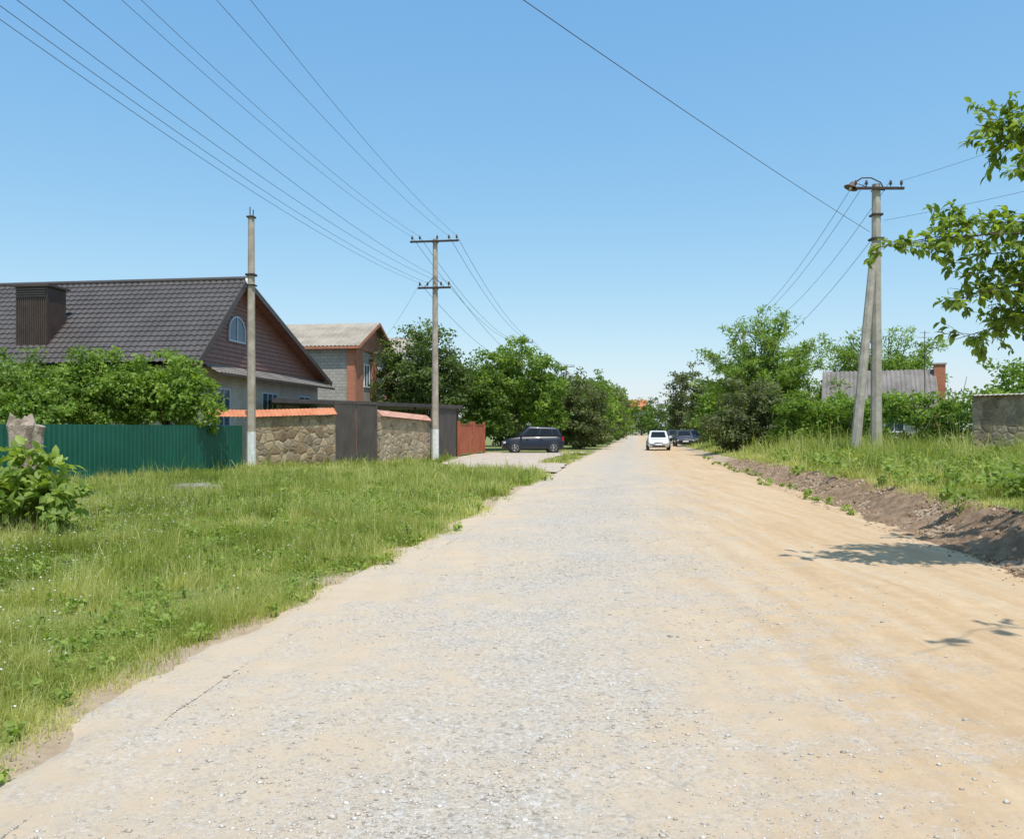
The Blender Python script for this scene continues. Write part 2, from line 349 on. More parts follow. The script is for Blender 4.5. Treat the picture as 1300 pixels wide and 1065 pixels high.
# ---------------------------------------------------------------- grass
def fence_x(y): return np.interp(y,[-10,22.4,33.8,34.5,37,38.4,42.5,49,57],[-22,-13.9,-10.9,-10.8,-7.9,-6.35,-4.3,-3.3,-1.9])
def blades(P,H,W,tint,lean=.7):
    n=len(P);a=rng.uniform(0,6.283,n);b=rng.uniform(0,6.283,n)
    wx,wy=np.cos(a)*W,np.sin(a)*W;k=np.minimum(np.abs(rng.normal(0,lean,n)),1.5)*H;lx,ly=np.cos(b)*k,np.sin(b)*k
    V=np.zeros((n,5,3));V[:]=P[:,None]
    V[:,0,0]-=wx;V[:,0,1]-=wy;V[:,1,0]+=wx;V[:,1,1]+=wy
    V[:,2,0]+=lx*.35-wx*.8;V[:,2,1]+=ly*.35-wy*.8;V[:,2,2]+=H*.55
    V[:,3,0]+=lx*.35+wx*.8;V[:,3,1]+=ly*.35+wy*.8;V[:,3,2]+=H*.55
    V[:,4,0]+=lx;V[:,4,1]+=ly;V[:,4,2]+=H*np.clip(1-k/H*.4,.4,1)
    V[:,:2,2]-=.02
    f=np.array([(0,1,3),(0,3,2),(2,3,4)]);F=(f[None]+5*np.arange(n)[:,None,None]).reshape(-1,3)
    return V.reshape(-1,3),F,np.repeat(tint,5)
def scatter(n,y0,y1,side):
    y=rng.uniform(y0,y1,n)
    if side=='L':
        a=np.maximum(fence_x(y),-.68*y-.8);bx=xl(y)+.35
    else:
        a=xr(y)+.6;bx=np.minimum(.68*y+1.5,xr(y)+14)
    x=a+(bx-a)*rng.random(n)
    ok=bx>a
    w=(bx-a)/np.max(bx-a);ok&=rng.random(n)<w
    if side=='L':
        d=bx-x+(fbm(x,y,.9,2)-.5)*1.5;dens=ss((d-.05)/.8)*(.40+.60*ss((fbm(x,y,.5,31)-.30)/.12))
        ok&=~((y>31)&(x>-3.4+ (35-y).clip(0)*1.3)&(y<60)&~((x>xl(y)-1.0-.08*np.abs(y-44))&(y>38.5)&(y<53)))
    else:
        d=x-xr(y)-.7+(fbm(x,y,1.2,3)-.5)*1.4;dens=ss(d/.6)
    ok&=rng.random(n)<dens
    return x[ok],y[ok]
Vs=[];Fs=[];Ts=[];off=0
for n,y0,y1,side,h,w in((280000,2.4,8,'L',.080,.0021),(240000,8,15,'L',.095,.0034),(170000,15,27,'L',.11,.0064),(90000,27,60,'L',.13,.012),
                        (110000,7,20,'R',.21,.005),(120000,20,42,'R',.27,.010),(50000,42,75,'R',.30,.02)):
    x,y=scatter(n,y0,y1,side);P=np.stack([x,y,gh(x,y)],-1);q=fbm(x,y,1.0,41);q2=fbm(x,y,3.2,43)
    H=h*rng.lognormal(0,.42,len(x))*(.35+1.3*ss((q-.32)/.34))*(.6+.9*ss((q2-.35)/.3));edge=(xl(y)+.35-x) if side=='L' else (x-xr(y)-1)
    H*=.45+.55*ss(edge/1.4)
    tint=np.clip(.50+(fbm(x,y,.6,51)-.5)*1.5+(q2-.5)*.9+rng.normal(0,.18,len(x))+.25*(1-ss(edge/.9)),0,1)
    V,F,t=blades(P,H,np.full(len(x),w)*rng.uniform(.7,1.3,len(x)),tint);Vs.append(V);Fs.append(F+off);Ts.append(t);off+=len(V)
x,y=scatter(42000,3,32,'L');k=fbm(x,y,.9,77)>.48;x,y=x[k],y[k];P=np.stack([x,y,gh(x,y)],-1);V,F,t=blades(P,rng.uniform(.14,.45,len(x)),.0009+.00017*y,np.clip(rng.normal(.82,.14,len(x)),0,1),.3);Vs.append(V);Fs.append(F+off);Ts.append(t);off+=len(V)
o=link(bpy.data.objects.new('grass',npmesh('grass',np.concatenate(Vs),np.concatenate(Fs),M['grass'],{'tint':np.concatenate(Ts)})));tag(o,'sunlit uneven green grass on the verges','grass',kind='stuff')
# ---------------------------------------------------------------- leaves
def leafmesh(C,D,Nn,Ls,Wd,tint,hi=False):
    n=len(C);D=D/np.linalg.norm(D,axis=1,keepdims=True);S=np.cross(D,Nn);S/=np.linalg.norm(S,axis=1,keepdims=True)+1e-9;U=np.cross(S,D)
    Ls=Ls[:,None];Wd=Wd[:,None]
    if not hi:
        V=np.stack([C,C+D*Ls*.45+S*Wd+U*Wd*.35,C+D*Ls-U*Ls*.1,C+D*Ls*.45-S*Wd+U*Wd*.35],1)
        f=np.array([(0,1,2),(0,2,3)]);k=4
    else:
        m1=C+D*Ls*.3+U*Ls*.03;m2=C+D*Ls*.65
        V=np.stack([C,m1+S*Wd*.9+U*Wd*.3,m2+S*Wd*.85+U*Wd*.25,C+D*Ls-U*Ls*.12,m2-S*Wd*.85+U*Wd*.25,m1-S*Wd*.9+U*Wd*.3,m1,m2],1)
        f=np.array([(0,1,6),(0,6,5),(1,2,7),(1,7,6),(6,7,4),(6,4,5),(2,3,7),(7,3,4)]);k=8
    F=(f[None]+k*np.arange(n)[:,None,None]).reshape(-1,3)
    return V.reshape(-1,3),F,np.repeat(tint,k)
def unit(n):
    v=rng.normal(size=(n,3));return v/np.linalg.norm(v,axis=1,keepdims=True)
Vs=[];Fs=[];Ts=[];off=0
for n,y0,y1,s_ in((90000,2.4,8,.014),(90000,8,16,.023),(60000,16,30,.04)):
    x,y=scatter(n,y0,y1,'L');k=fbm(x,y,1.1,71)>.42;x,y=x[k],y[k];n=len(x)
    P=np.stack([x,y,gh(x,y)+rng.uniform(.01,.09,n)],-1);Ls=s_*rng.uniform(.6,1.4,n)
    V,F,t=leafmesh(P,unit(n)*np.array([1,1,.4]),unit(n)*.5+np.array([0,0,1.]),Ls,Ls*.42,np.clip(rng.normal(.5,.2,n),0,1));Vs.append(V);Fs.append(F+off);Ts.append(t);off+=len(V)
o=link(bpy.data.objects.new('clover',npmesh('clover',np.concatenate(Vs),np.concatenate(Fs),M['weed'],{'tint':np.concatenate(Ts)})));tag(o,'low carpet of clover leaves among the grass','clover',kind='stuff')
def clumps(ells,nc):
    Cs=[];vol=np.array([e[3]*e[4]*e[5] for e in ells])**.67;vol=vol/vol.sum()
    for e,p in zip(ells,vol):
        k=max(6,int(nc*p));d=unit(k);r=(.30+.70*rng.random(k)**.55)
        lump=.74+.58*vn(d[:,0]*2.1+e[0]+d[:,2]*1.3,d[:,1]*2.1+e[2],1.3,61)
        Cs.append(np.array(e[:3])+d*r[:,None]*lump[:,None]*np.array(e[3:6]))
    return np.concatenate(Cs)
def foliage(Cc,center,per,cr,ls,hi=False,asp=.32,up=.6,tb=.45):
    n=len(Cc)*per;ci=np.repeat(np.arange(len(Cc)),per);rad=cr*rng.uniform(.6,1.35,len(Cc))
    d=unit(n)*(rng.random(n)**.45)[:,None]*rad[ci][:,None];d[:,2]*=.62
    P=Cc[ci]+d
    out=P-np.array(center);out/=np.linalg.norm(out,axis=1,keepdims=True)+1e-6
    Nn=unit(n)*.8+out*.5+np.array([0,0,up]);D=unit(n)+out*.5;D[:,2]-=.25
    Nn/=np.linalg.norm(Nn,axis=1,keepdims=True)
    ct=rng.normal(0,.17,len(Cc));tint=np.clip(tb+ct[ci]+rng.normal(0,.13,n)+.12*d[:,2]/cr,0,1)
    Ls=ls*rng.uniform(.65,1.35,n);return leafmesh(P,D,Nn,Ls,Ls*asp,tint,hi)
def limb(mb,p0,p1,r0,r1,n=6,wob=.12,sides=6):
    p0=Vector(p0);p1=Vector(p1);l=(p1-p0).length;pts=[];rs=[]
    for i in range(n+1):
        t=i/n;p=p0.lerp(p1,t);w=wob*l*math.sin(t*math.pi)*.6
        p=p+Vector((random.uniform(-w,w),random.uniform(-w,w),random.uniform(-w,w)*.5+ .08*l*math.sin(t*math.pi)));pts.append(p);rs.append(r0+(r1-r0)*t)
    pts[0]=p0;pts[-1]=p1;mb.tube(pts,rs,sides);return pts
def tree(label,loc,th,ells,nc=180,per=55,cr=.55,ls=.22,mat='leafA',tr=.14,name='tree',cat='tree',group=None,tb=.45,asp=.32,nl=14):
    z0=float(gh(loc[0],loc[1])) ;z0=max(z0,0)
    root=thing(name,label,cat,(loc[0],loc[1],z0),0,group)
    Cc=clumps(ells,nc);cen=np.mean([e[:3] for e in ells],0)
    Cc[:,2]=np.maximum(Cc[:,2],.25)
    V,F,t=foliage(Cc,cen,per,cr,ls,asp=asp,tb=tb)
    V[:,2]=np.maximum(V[:,2],.03)
    o=link(bpy.data.objects.new('crown',npmesh('crown',V,F,M[mat],{'tint':t})));o.parent=root
    mb=MB();top=(cen[0]*.5,cen[1]*.5,th);limb(mb,(0,0,-.1),top,tr*1.25,tr*.8,5,.05,8)
    for i in rng.choice(len(Cc),min(nl,len(Cc)),replace=False):
        f=random.uniform(.55,1);st=(top[0]*f,top[1]*f,th*f);limb(mb,st,Cc[i],tr*.5,tr*.1,5,.1,5)
    part('trunk',mb,M['bark'],root,smooth=True);return root
tree('bright green fruit tree rising behind the green fence',(-13.1,31.2),2.2,[(0,0,3.1,1.75,1.5,1.6),(-.9,0,2.6,1.3,1.2,1.2),(1.0,.2,2.7,1.0,1.0,1.2)],190,60,.42,.16,'leafB',.09,tb=.6)
tree('bushy apple tree behind the green fence',(-15.3,30.0),2.2,[(0,0,2.9,1.6,1.5,1.5),(.6,.3,3.3,1.1,1.1,1.2),(-1,0,2.6,1.2,1.2,1.3)],170,60,.42,.15,'leafB',.09,tb=.45)
tree('tall bushy tree beside the green fence',(-17.2,27.6),2.4,[(0,0,2.9,1.8,1.7,1.6),(-1.5,.4,3.0,1.3,1.4,1.2),(1,0,2.4,1.2,1.2,1.2)],190,60,.42,.15,'leafA',.1,tb=.6)
tree('low leafy shrub behind the green fence',(-15.6,26.6),1.6,[(0,0,2.0,1.4,1.3,1.1)],90,60,.4,.14,'leafB',.06,name='shrub',cat='shrub')
tree('dark green rounded tree behind the carport',(-6.2,58.5),3.2,[(0,0,5.7,3.2,3.0,3.3),(-1.3,0,4.6,2.3,2.3,2.2),(1.6,0,4.6,2.0,2,2.3)],290,60,.65,.24,'leafC',.2,tb=.65)
tree('fruit tree with drooping branches beside the parked car',(.4,64),2.8,[(0,0,5.8,3.0,3,3.1),(1.8,0,3.8,2.4,2.4,2.4),(-1.8,0,4.2,2.2,2.2,2.4)],290,60,.65,.24,'leafB',.18,tb=.42)
tree('medium green tree among the gates',(-2.6,62),2.4,[(0,0,4.2,2.0,2,2.6),(.5,0,2.6,1.9,1.9,1.7)],150,55,.6,.24,'leafA',.13)
tree('tall bushy hedge tree beside the road',(5.5,66.5),1.5,[(0,0,3.3,1.8,1.9,2.7),(.3,0,1.7,2.0,2.0,1.6)],200,55,.5,.2,'leafD',.12,tb=.5)
tree('dense olive green bush on the verge',(3.7,70),1.5,[(0,0,3.6,2.4,2,3.0),(0,0,1.6,2.4,2,1.5)],170,50,.6,.24,'leafA',.12)
tree('clipped conical bush beside the road',(7.6,76),1.2,[(0,0,3.2,1.6,1.8,3.2),(0,0,1.4,1.9,1.9,1.4)],150,50,.5,.22,'leafA',.1,tb=.6)
for i,(x,y,h,r,mt) in enumerate([(5.5,84,7.5,3,'leafC'),(9.2,92,6.8,2.6,'leafB'),(11.6,104,7.0,2.7,'leafD'),(14.0,122,8.0,3.0,'leafB'),(17.2,142,9,3.4,'leafA'),(20.5,170,10,4,'leafB'),(8,110,9,4,'leafC'),(-1,78,8,3.5,'leafC'),(33.5,214,9.5,4,'leafA'),(29,216,10.5,4.5,'leafB'),(38,222,10.5,4,'leafC'),(24.5,200,11,4,'leafA')]):
    tree('roadside tree in a distant green row',(x,y),2,[(0,0,h*.62,r,r,h*.38),(0,0,h*.3,r,r,h*.3)],120,40,.85,.36,mt,.15,group='distant roadside trees',tb=.5)
tree('large rounded bush at the road edge with grey green leaves',(14.2,50),1.4,[(0,0,2.5,2.3,2.2,2.3),(-.6,0,1.5,2.3,2,1.4),(.8,0,1.7,2,2,1.5)],260,60,.45,.18,'leafD',.12,name='bush',cat='bush',tb=.5)
def lacy(label,loc,H,R,nb,mat='leafB',tr=.2,tb=.5):
    z0=max(float(gh(*loc)),0);root=thing('tree',label,'tree',(loc[0],loc[1],z0))
    mb=MB();limb(mb,(0,0,-.1),(.2,0,H*.35),tr*1.2,tr*.8,5,.04,8);Cs=[]
    for i in range(nb):
        a=random.uniform(0,6.28);rr=R*random.uniform(.2,1)**.7;zz=H*(.36+.60*random.random()*(1-.35*(rr/R)**2));
        tip=(math.cos(a)*rr,math.sin(a)*rr,zz);pts=limb(mb,(.2*random.random(),0,H*random.uniform(.2,.36)),tip,tr*.35,.02,6,.08,5)
        for p in pts[2:]:
            for j in range(3): Cs.append((p.x+random.gauss(0,.35),p.y+random.gauss(0,.35),p.z+random.gauss(.1,.2)))
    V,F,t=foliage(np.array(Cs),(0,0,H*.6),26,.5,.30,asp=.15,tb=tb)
    o=link(bpy.data.objects.new('crown',npmesh('crown',V,F,M[mat],{'tint':t})));o.parent=root;part('trunk',mb,M['bark'],root,smooth=True)
lacy('tall feathery light green tree with spreading branches',(18.2,60),10.5,4.4,48,'leafB',tb=.6)
lacy('full feathery tree behind the grey roofed house',(27.3,61),9.8,4.0,60,'leafB',tb=.5)
lacy('feathery tree above the vine hedge',(20.8,57),5.8,2.4,18,'leafB',.14,tb=.55)
tree('small leafy tree beside the vine hedge',(19.2,49.5),1.6,[(0,0,2.1,1.5,1.5,1.4),(1.6,0,1.8,1.4,1.5,1.2)],120,50,.5,.2,'leafB',.1,tb=.55)
tree('leafy tree behind the stone wall',(30.5,48),2.4,[(0,0,3.6,3,2.5,2.2),(3.5,0,4.0,3,2.5,2.4)],200,50,.7,.25,'leafB',.14)
for x,y,h,r,mt in[(21.5,84,5.6,2.2,'leafB'),(23.8,96,7,2.6,'leafA'),(22.5,112,10.6,1.5,'leafD'),(26.2,118,11.8,1.7,'leafD'),(30,120,9,3,'leafB'),(33,140,9,3.4,'leafC'),(39,150,8,4,'leafA'),(36,90,8,4,'leafA'),(46,95,8,4,'leafC'),(29,105,7,3,'leafB')]:
    tree('roadside tree in a distant green row' if r>2 else 'tall slender tree in the distance',(x,y),2,[(0,0,h*.62,r,r,h*.38),(0,0,h*.3,r,r,h*.3)],110 if r>2 else 80,40,.8,.34,mt,.15,group='distant roadside trees')
# vine hedge
root=thing('hedge','dense green vine hedge covering a garden fence','hedge',(0,0,0))
n=430;t=rng.random(n);hx=np.where(t>.55,17.2+(t-.55)/.45*2.6,15.2+(t/.55)*3.4);hy=np.where(t>.55,42-(t-.55)/.45*9.5,47-(t/.55)*4.5)
Cc=np.stack([hx+rng.normal(0,.3,n),hy+rng.normal(0,.4,n),.5+rng.random(n)**.8*(2.2+.7*vn(hx,hy,.8,3))],-1)
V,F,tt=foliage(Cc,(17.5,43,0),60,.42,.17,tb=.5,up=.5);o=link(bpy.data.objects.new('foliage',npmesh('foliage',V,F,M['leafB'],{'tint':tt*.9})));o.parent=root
for i in range(24):
    k=int(i/24*n);kk=np.argsort(t)[k];mb=MB();limb(mb,(hx[kk],hy[kk],.3),tuple(Cc[kk]+[0,0,.8]),.03,.01,4,.1,5);part('stem',mb,M['bark'],root)
xs=np.linspace(-260,330,420);Cc=[]
for x in xs:
    y=265+30*math.sin(x*.02);h=8+5*float(vn(x,0,.06,4))
    for j in range(6): Cc.append((x+random.gauss(0,1),y+random.gauss(0,3),random.uniform(.5,h)))
V,F,tt=foliage(np.array(Cc),(30,400,-60),26,1.9,1.0,tb=.5);o=link(bpy.data.objects.new('distant_woodland',npmesh('distant_woodland',V,F,M['leafA'],{'tint':tt})));tag(o,'distant belt of dark green trees on the horizon','woodland',kind='stuff')
def weeds(name,label,pts,sz,per,ls,mat='weed',hi=True):
    Cc=[];
    for x,y in pts:
        for j in range(3): Cc.append((x+random.gauss(0,sz*.35),y+random.gauss(0,sz*.35),max(float(gh(x,y)),0)+sz*random.uniform(.15,1.)))
    Cc=np.array(Cc);V,F,t=foliage(Cc,(Cc[:,0].mean(),Cc[:,1].mean(),-3),per,sz*.5,ls,hi=hi,asp=.3,tb=.55,up=1.)
    o=link(bpy.data.objects.new(name,npmesh(name,V,F,M[mat],{'tint':t})));tag(o,label,'weeds',kind='stuff')
x,y=scatter(2200,3.0,14,'L');weeds('broadleaf_weeds','low broad leaved weeds in the grass',list(zip(x[:560],y[:560])),.09,8,.05)
x,y=scatter(1500,12,36,'R');weeds('tall_weeds','tall leafy weeds on the verge by the poles',list(zip(x[:360],y[:360])),.42,22,.12)
x,y=scatter(1500,12,34,'L');pts=list(zip(x[:560],y[:560]))
weeds('verge_weeds','scattered clover and plantain on the verge',pts,.16,10,.075,hi=False)
pts=[]
for i in range(40):
    y_=random.uniform(15,46);pts.append((float(xr(y_))-random.uniform(-.1,.8)*(1 if y_<24 else .7),y_))
weeds('roadside_weeds','small green weeds at the foot of the dirt bank',pts,.12,14,.06)
x,y=scatter(7500,3.2,18,'L');k=(x<-1.6-.28*y)|(rng.random(len(x))<.12);x,y=x[k],y[k];n=len(x)
P=np.stack([x,y,gh(x,y)+rng.uniform(.10,.28,n)],-1);stones('wildflowers',P,np.clip(rng.normal(.009,.002,n),.004,.013),rng.random(n),M['petal'],'tiny white wildflowers dotting the grass','wildflowers')
# near broadleaf bush
bx,by=-7.2,12.4
root=thing('bush','broad leaved young bush growing by a weathered stump','bush',(bx,by,0))
C=clumps([(0,0,.7,.55,.55,.6),(-.35,.1,.9,.5,.5,.5),(.25,-.1,.5,.45,.5,.4),(-.7,.1,.5,.5,.5,.5)],90);V,F,t=foliage(C,(0,0,.3),17,.17,.17,hi=True,asp=.28,tb=.5,up=.9);V[:,2]=np.maximum(V[:,2],.02)
o=link(bpy.data.objects.new('crown',npmesh('crown',V,F,M['weed'],{'tint':t})));o.parent=root
mb=MB()
for i in range(16): limb(mb,(random.gauss(0,.06),random.gauss(0,.06),0),tuple(C[random.randrange(len(C))]),.012,.004,5,.06,5)
part('trunk',mb,M['bark'],root)
root=thing('tree_stump','weathered grey brown broken tree stump behind the bush','tree stump',(-7.95,13.5,0),.3)
mb=MB();n=18;vs=[];prof=[(0,.25),(.5,.21),(1.2,.19),(1.5,.19),(1.66,.19),(1.78,.16)]
for i,(z,r) in enumerate(prof):
    for k in range(n):
        a=6.283*k/n;rr=r*(1+.2*math.sin(a*3+z)+random.uniform(-.09,.09));vs.append((rr*math.cos(a)-.04*z,rr*math.sin(a),z+((.08*math.sin(a*2)+random.uniform(-.05,.05)) if i==5 else 0)))
vs.append((-.05,0,1.68));q=len(prof)-1;fs=[(i*n+k,i*n+(k+1)%n,(i+1)*n+(k+1)%n,(i+1)*n+k) for i in range(q) for k in range(n)]+[(q*n+k,q*n+(k+1)%n,(q+1)*n) for k in range(n)]
mb.add(vs,fs);part('trunk',mb,M['deadwood'],root)
mb=MB();limb(mb,(.1,-.05,.5),(.26,-.15,1.66),.10,.08,6,.04,8);part('broken_branch',mb,M['deadwood'],root)
root_mb=MB();n=16;vs=[(0,0,.13)]
for r,z in((.35,.12),(.62,.07),(.72,-.05)):
    for k in range(n):
        a=6.283*k/n;q=1+random.uniform(-.12,.12);vs.append((r*q*math.cos(a),r*.7*q*math.sin(a),z+random.uniform(-.015,.015)))
fs=[(0,1+k,1+(k+1)%n) for k in range(n)]+[(1+i*n+k,1+(i+1)*n+k,1+(i+1)*n+(k+1)%n,1+i*n+(k+1)%n) for i in range(2) for k in range(n)]
root_mb.add(vs,fs);o=part('rock',root_mb,sm('stone slab',(.16,.14,.12),(.28,.25,.21),3,.9,.4,.01),loc=(-8.1,21.2,.09));tag(o,'flat grey stone slab lying in the grass','rock')
# ---------------------------------------------------------------- near overhanging tree
root=thing('tree','tree with long drooping leafy branches over the verge','tree',(9.3,7.6,.45))
mb=MB();R0=Vector((9.3,7.6,.45));fork=Vector((8.6,7.9,2.9))
mb.tube([Vector((0,0,-.2)),Vector((-.15,0.05,1)),fork-R0],[.2,.17,.14],10)
LP=[]
tips=[((3.98,9.0,3.58),1),((4.3,9.2,3.66),.9),((4.6,9.0,3.78),.9),((5.1,9.1,4.95),1),((5.2,9.3,5.1),1),((4.62,8.9,2.95),1),((4.95,9.3,2.60),1),((4.8,9.0,3.25),1),((5.3,8.8,4.4),.8),((5.4,9.2,4.75),1),((5.15,9.0,3.5),1),((5.5,9.5,4.9),1),((5.6,9.2,5.1),1),((5.35,9.0,2.8),1),((5.3,9.4,2.65),1),((5.0,9.2,3.05),1),((5.55,9.3,3.9),1),((5.5,9.0,3.2),1),
 ((6.0,9.6,4.5),1),((6.3,9.0,3.6),1),((6.4,10.4,5.0),1),((7.2,9.9,4.2),1),((8.5,10,5.2),1),((9.5,9.6,5.8),1),((6.6,8.2,5.8),1),((8.0,7,6.4),1),((3.6,3.6,5.4),.3),((4.2,2.8,5.3),.4),((4.8,3.9,5.4),.45),((5.8,4.6,5.5),.6),((7.5,5.5,5.5),1),((10.8,7,5.5),1),((10.5,9,4.6),1)]
for tp,dn in tips:
    tp=Vector(tp);pts=limb(mb,fork-R0,tp-R0,.024,.0035,12,.05,6)
    ln=(tp-fork).length
    for i in range(3,len(pts)):
        f=i/(len(pts)-1)
        if (f*ln)<ln-(2.0 if tp.x>4.65 else 1.4): continue
        for j in range(7):
            if random.random()>dn: continue
            b0=pts[i]+ (pts[i-1]-pts[i])*random.random();d=Vector((random.gauss(0,1),random.gauss(0,1),random.gauss(.0,.7))).normalized()*random.uniform(.14,.40)
            mb.tube([b0,b0+d*.6+Vector((0,0,.02)),b0+d],[.0035,.0025,.002],4)
            for q in range(11): LP.append((b0+d*random.uniform(.25,1.05),d))
n=len(LP);C=np.array([p for p,_ in LP]);D=np.array([d.normalized() for _,d in LP])*.7+unit(n)*.8;D[:,2]-=.35
Nn=unit(n)*.6+np.array([0,0,1.]);Ls=rng.uniform(.07,.135,n)
V,F,t=leafmesh(C,D,Nn,Ls,Ls*.25,np.clip(rng.normal(.5,.24,n),0,1),True)
o=link(bpy.data.objects.new('crown',npmesh('crown',V,F,M['leafN'],{'tint':t})));o.parent=root;part('trunk',mb,M['bark'],root,smooth=True)
# ---------------------------------------------------------------- fences and walls
RZ=math.radians(-8)
def sheet(name_mat,p0,p1,z0,z1,per=.2,dep=.025):
    p0=Vector((*p0,0));p1=Vector((*p1,0));d=p1-p0;l=d.length;d.normalize();nn=Vector((d.y,-d.x,0));s=0;pr=[]
    while s<l:
        for a,q in((0,0),(.38,0),(.5,1),(.88,1)): 
            if s+a*per<l: pr.append((s+a*per,q*dep))
        s+=per
    pr.append((l,0));mb=MB();vs=[]
    for s,q in pr:
        p=p0+d*s+nn*q;vs+=[(p.x,p.y,z0),(p.x,p.y,z1)]
    mb.add(vs,[(2*i,2*i+2,2*i+3,2*i+1) for i in range(len(pr)-1)]);return mb
root=thing('metal_fence','green profiled sheet metal fence with foliage behind','fence')
part('fence_panel',sheet(None,(-19.7,1),(-10.95,33.6),.03,1.75),M['green'],root)
for i in range(6,14):
    t=i/13;mb=MB();mb.box((-19.75+8.75*t,1+32.6*t,.85),(.06,.06,1.7));part('fence_post',mb,M['green'],root)
def wall(name,label,p0,p1,h0,h1,th,mat,cmat,ch=.28,ext0=0):
    root=thing(name,label,'wall');a=Vector((*p0,0));b=Vector((*p1,0));d=(b-a);l=d.length;d.normalize();nn=Vector((-d.y,d.x,0))*th/2
    mb=MB();vs=[]
    for p,h in((a,h0),(b,h1)): vs+=[p-nn,p+nn,p+nn+Vector((0,0,h)),p-nn+Vector((0,0,h))]
    for i in (0,1,4,5): vs[i]=Vector((vs[i].x,vs[i].y,-.2))
    mb.add(vs,[(0,1,2,3),(7,6,5,4),(0,4,5,1),(1,5,6,2),(2,6,7,3),(3,7,4,0)]);part('masonry',mb,mat,root)
    if cmat:
        mb=MB();A=a-d*ext0;L2=l+ext0;k=int(L2/.17)
        for i in range(k):
            s0=i*L2/k;s1=s0+L2/k*.98
            for s in(1,-1):
                pts=[]
                for ssx in(s0,(s0+s1)/2,s1):
                    q=A+d*ssx;h=h0+(h1-h0)*max(0,(ssx-ext0))/l;bu=.02 if ssx not in(s0,s1) else 0
                    e=nn*2.1*s
                    pts+=[q+e+Vector((0,0,h+.01+bu)),q+e*.0+Vector((0,0,h+ch+bu))]
                mb.add(pts,[(0,2,3,1),(2,4,5,3)])
        for q,h in((A,h0),(b,h1)): mb.add([q+nn*2+Vector((0,0,h+.005)),q-nn*2+Vector((0,0,h+.005)),q+Vector((0,0,h+ch-.01))],[(0,1,2)])
        part('coping',mb,cmat,root)
    return root
wall('stone_wall','rubble stone garden wall with orange tile coping',(-10.85,34.6),(-7.95,36.9),2.1,2.25,.35,M['stone'],M['coping'],ch=.3,ext0=1.9)
wall('stone_wall','pale rubble stone wall with faded pink tile coping',(-6.3,38.5),(-4.35,42.4),2.2,2.0,.35,M['stone2'],M['coping2'],ch=.3)
wall('stone_wall','brown rubble stone boundary wall beside the vine hedge',(17.6,31.5),(21.6,27),2.85,2.85,.35,M['stone3'],M['concrete'],ch=.06)
root=thing('gate','tall dark brown sheet metal pedestrian gate','gate');
part('gate_leaf',sheet(None,(-7.93,36.93),(-7.1,37.68),.1,2.75,.15,.02),M['gate_dark'],root);part('gate_leaf',sheet(None,(-7.08,37.7),(-6.33,38.4),.1,2.75,.15,.02),M['gate_dark'],root)
mb=MB();mb.bar((-7.95,36.95,2.8),(-6.3,38.42,2.8),.1,.1)
for p in((-7.93,36.98),(-6.33,38.45)): mb.box((*p,1.4),(.1,.1,2.8),.7)
part('gate_frame',mb,M['gate_dark'],root)
root=thing('metal_fence','dark brown tall sheet metal fence beneath the carport','fence');part('fence_panel',sheet(None,(-4.2,42.6),(-3.3,48.6),.05,2.7,.2),M['gate_dark'],root)
mb=MB();mb.bar((-4.15,42.6,2.75),(-3.28,48.6,2.75),.08,.08);mb.box((-3.28,48.65,1.4),(.12,.12,2.8));part('fence_frame',mb,M['steel'],root)
for i,(a,b_) in enumerate((((-3.15,49.0),(-2.6,52.2)),((-2.45,52.9),(-1.9,56.2)))):
    root=thing('gate','orange red painted sheet metal yard gate','gate',group='orange red yard gates');part('gate_leaf',sheet(None,a,b_,.1,1.85,.25),M['gate_red'],root)
    mb=MB();mb.bar((*a,1.9),(*b_,1.9),.07,.07)
    for p in(a,b_): mb.box((p[0],p[1],1.05),(.16,.16,2.1))
    part('gate_frame',mb,M['gate_red'],root)
root=thing('carport','flat dark roofed carport on steel posts behind the wall','carport')
mb=MB();vs=[(-11.2,38.6),(-3.0,50.2),(-6.5,53.6),(-10.6,51),(-12.3,42)]
mb.add([(x,y,z) for z in(2.86,3.06) for x,y in vs],[(4,3,2,1,0),(5,6,7,8,9)]+[(i,(i+1)%5,5+(i+1)%5,5+i) for i in range(5)]);part('roof',mb,M['gate_dark'],root)
for x,y in((-10.9,39.4),(-7.9,43.6),(-5.5,47),(-3.3,50.2),(-6.6,53)): mb=MB();mb.tube([(x,y,0),(x,y,2.86)],.06,8);part('post',mb,M['steel'],root)
# ---------------------------------------------------------------- houses
def wave_roof(p00,p10,p01,p11,nu,nv,amp,per,step=0,rows=0):
    p00,p10,p01,p11=map(Vector,(p00,p10,p01,p11));U=p10-p00;W=p01-p00;nn=U.cross(W).normalized();
    if nn.z<0: nn=-nn
    l=U.length;mb=MB();vs=[]
    vv=[]
    if rows:
        for r in range(rows): vv+=[(r/rows,step),((r+.93)/rows,0)]
        vv.append((1,0))
    else: vv=[(i/nv,0) for i in range(nv+1)]
    for t,h in vv:
        a=p00.lerp(p01,t);b=p10.lerp(p11,t)
        for i in range(nu+1):
            s=i/nu;w=amp*math.sin(2*math.pi*s*l/per);w=amp*2*(abs(math.sin(math.pi*s*l/per))**.6)-amp if rows else w
            vs.append(a.lerp(b,s)+nn*(w+h))
    n=nu+1;mb.add(vs,[(r*n+i,r*n+i+1,(r+1)*n+i+1,(r+1)*n+i) for r in range(len(vv)-1) for i in range(nu)]);return mb
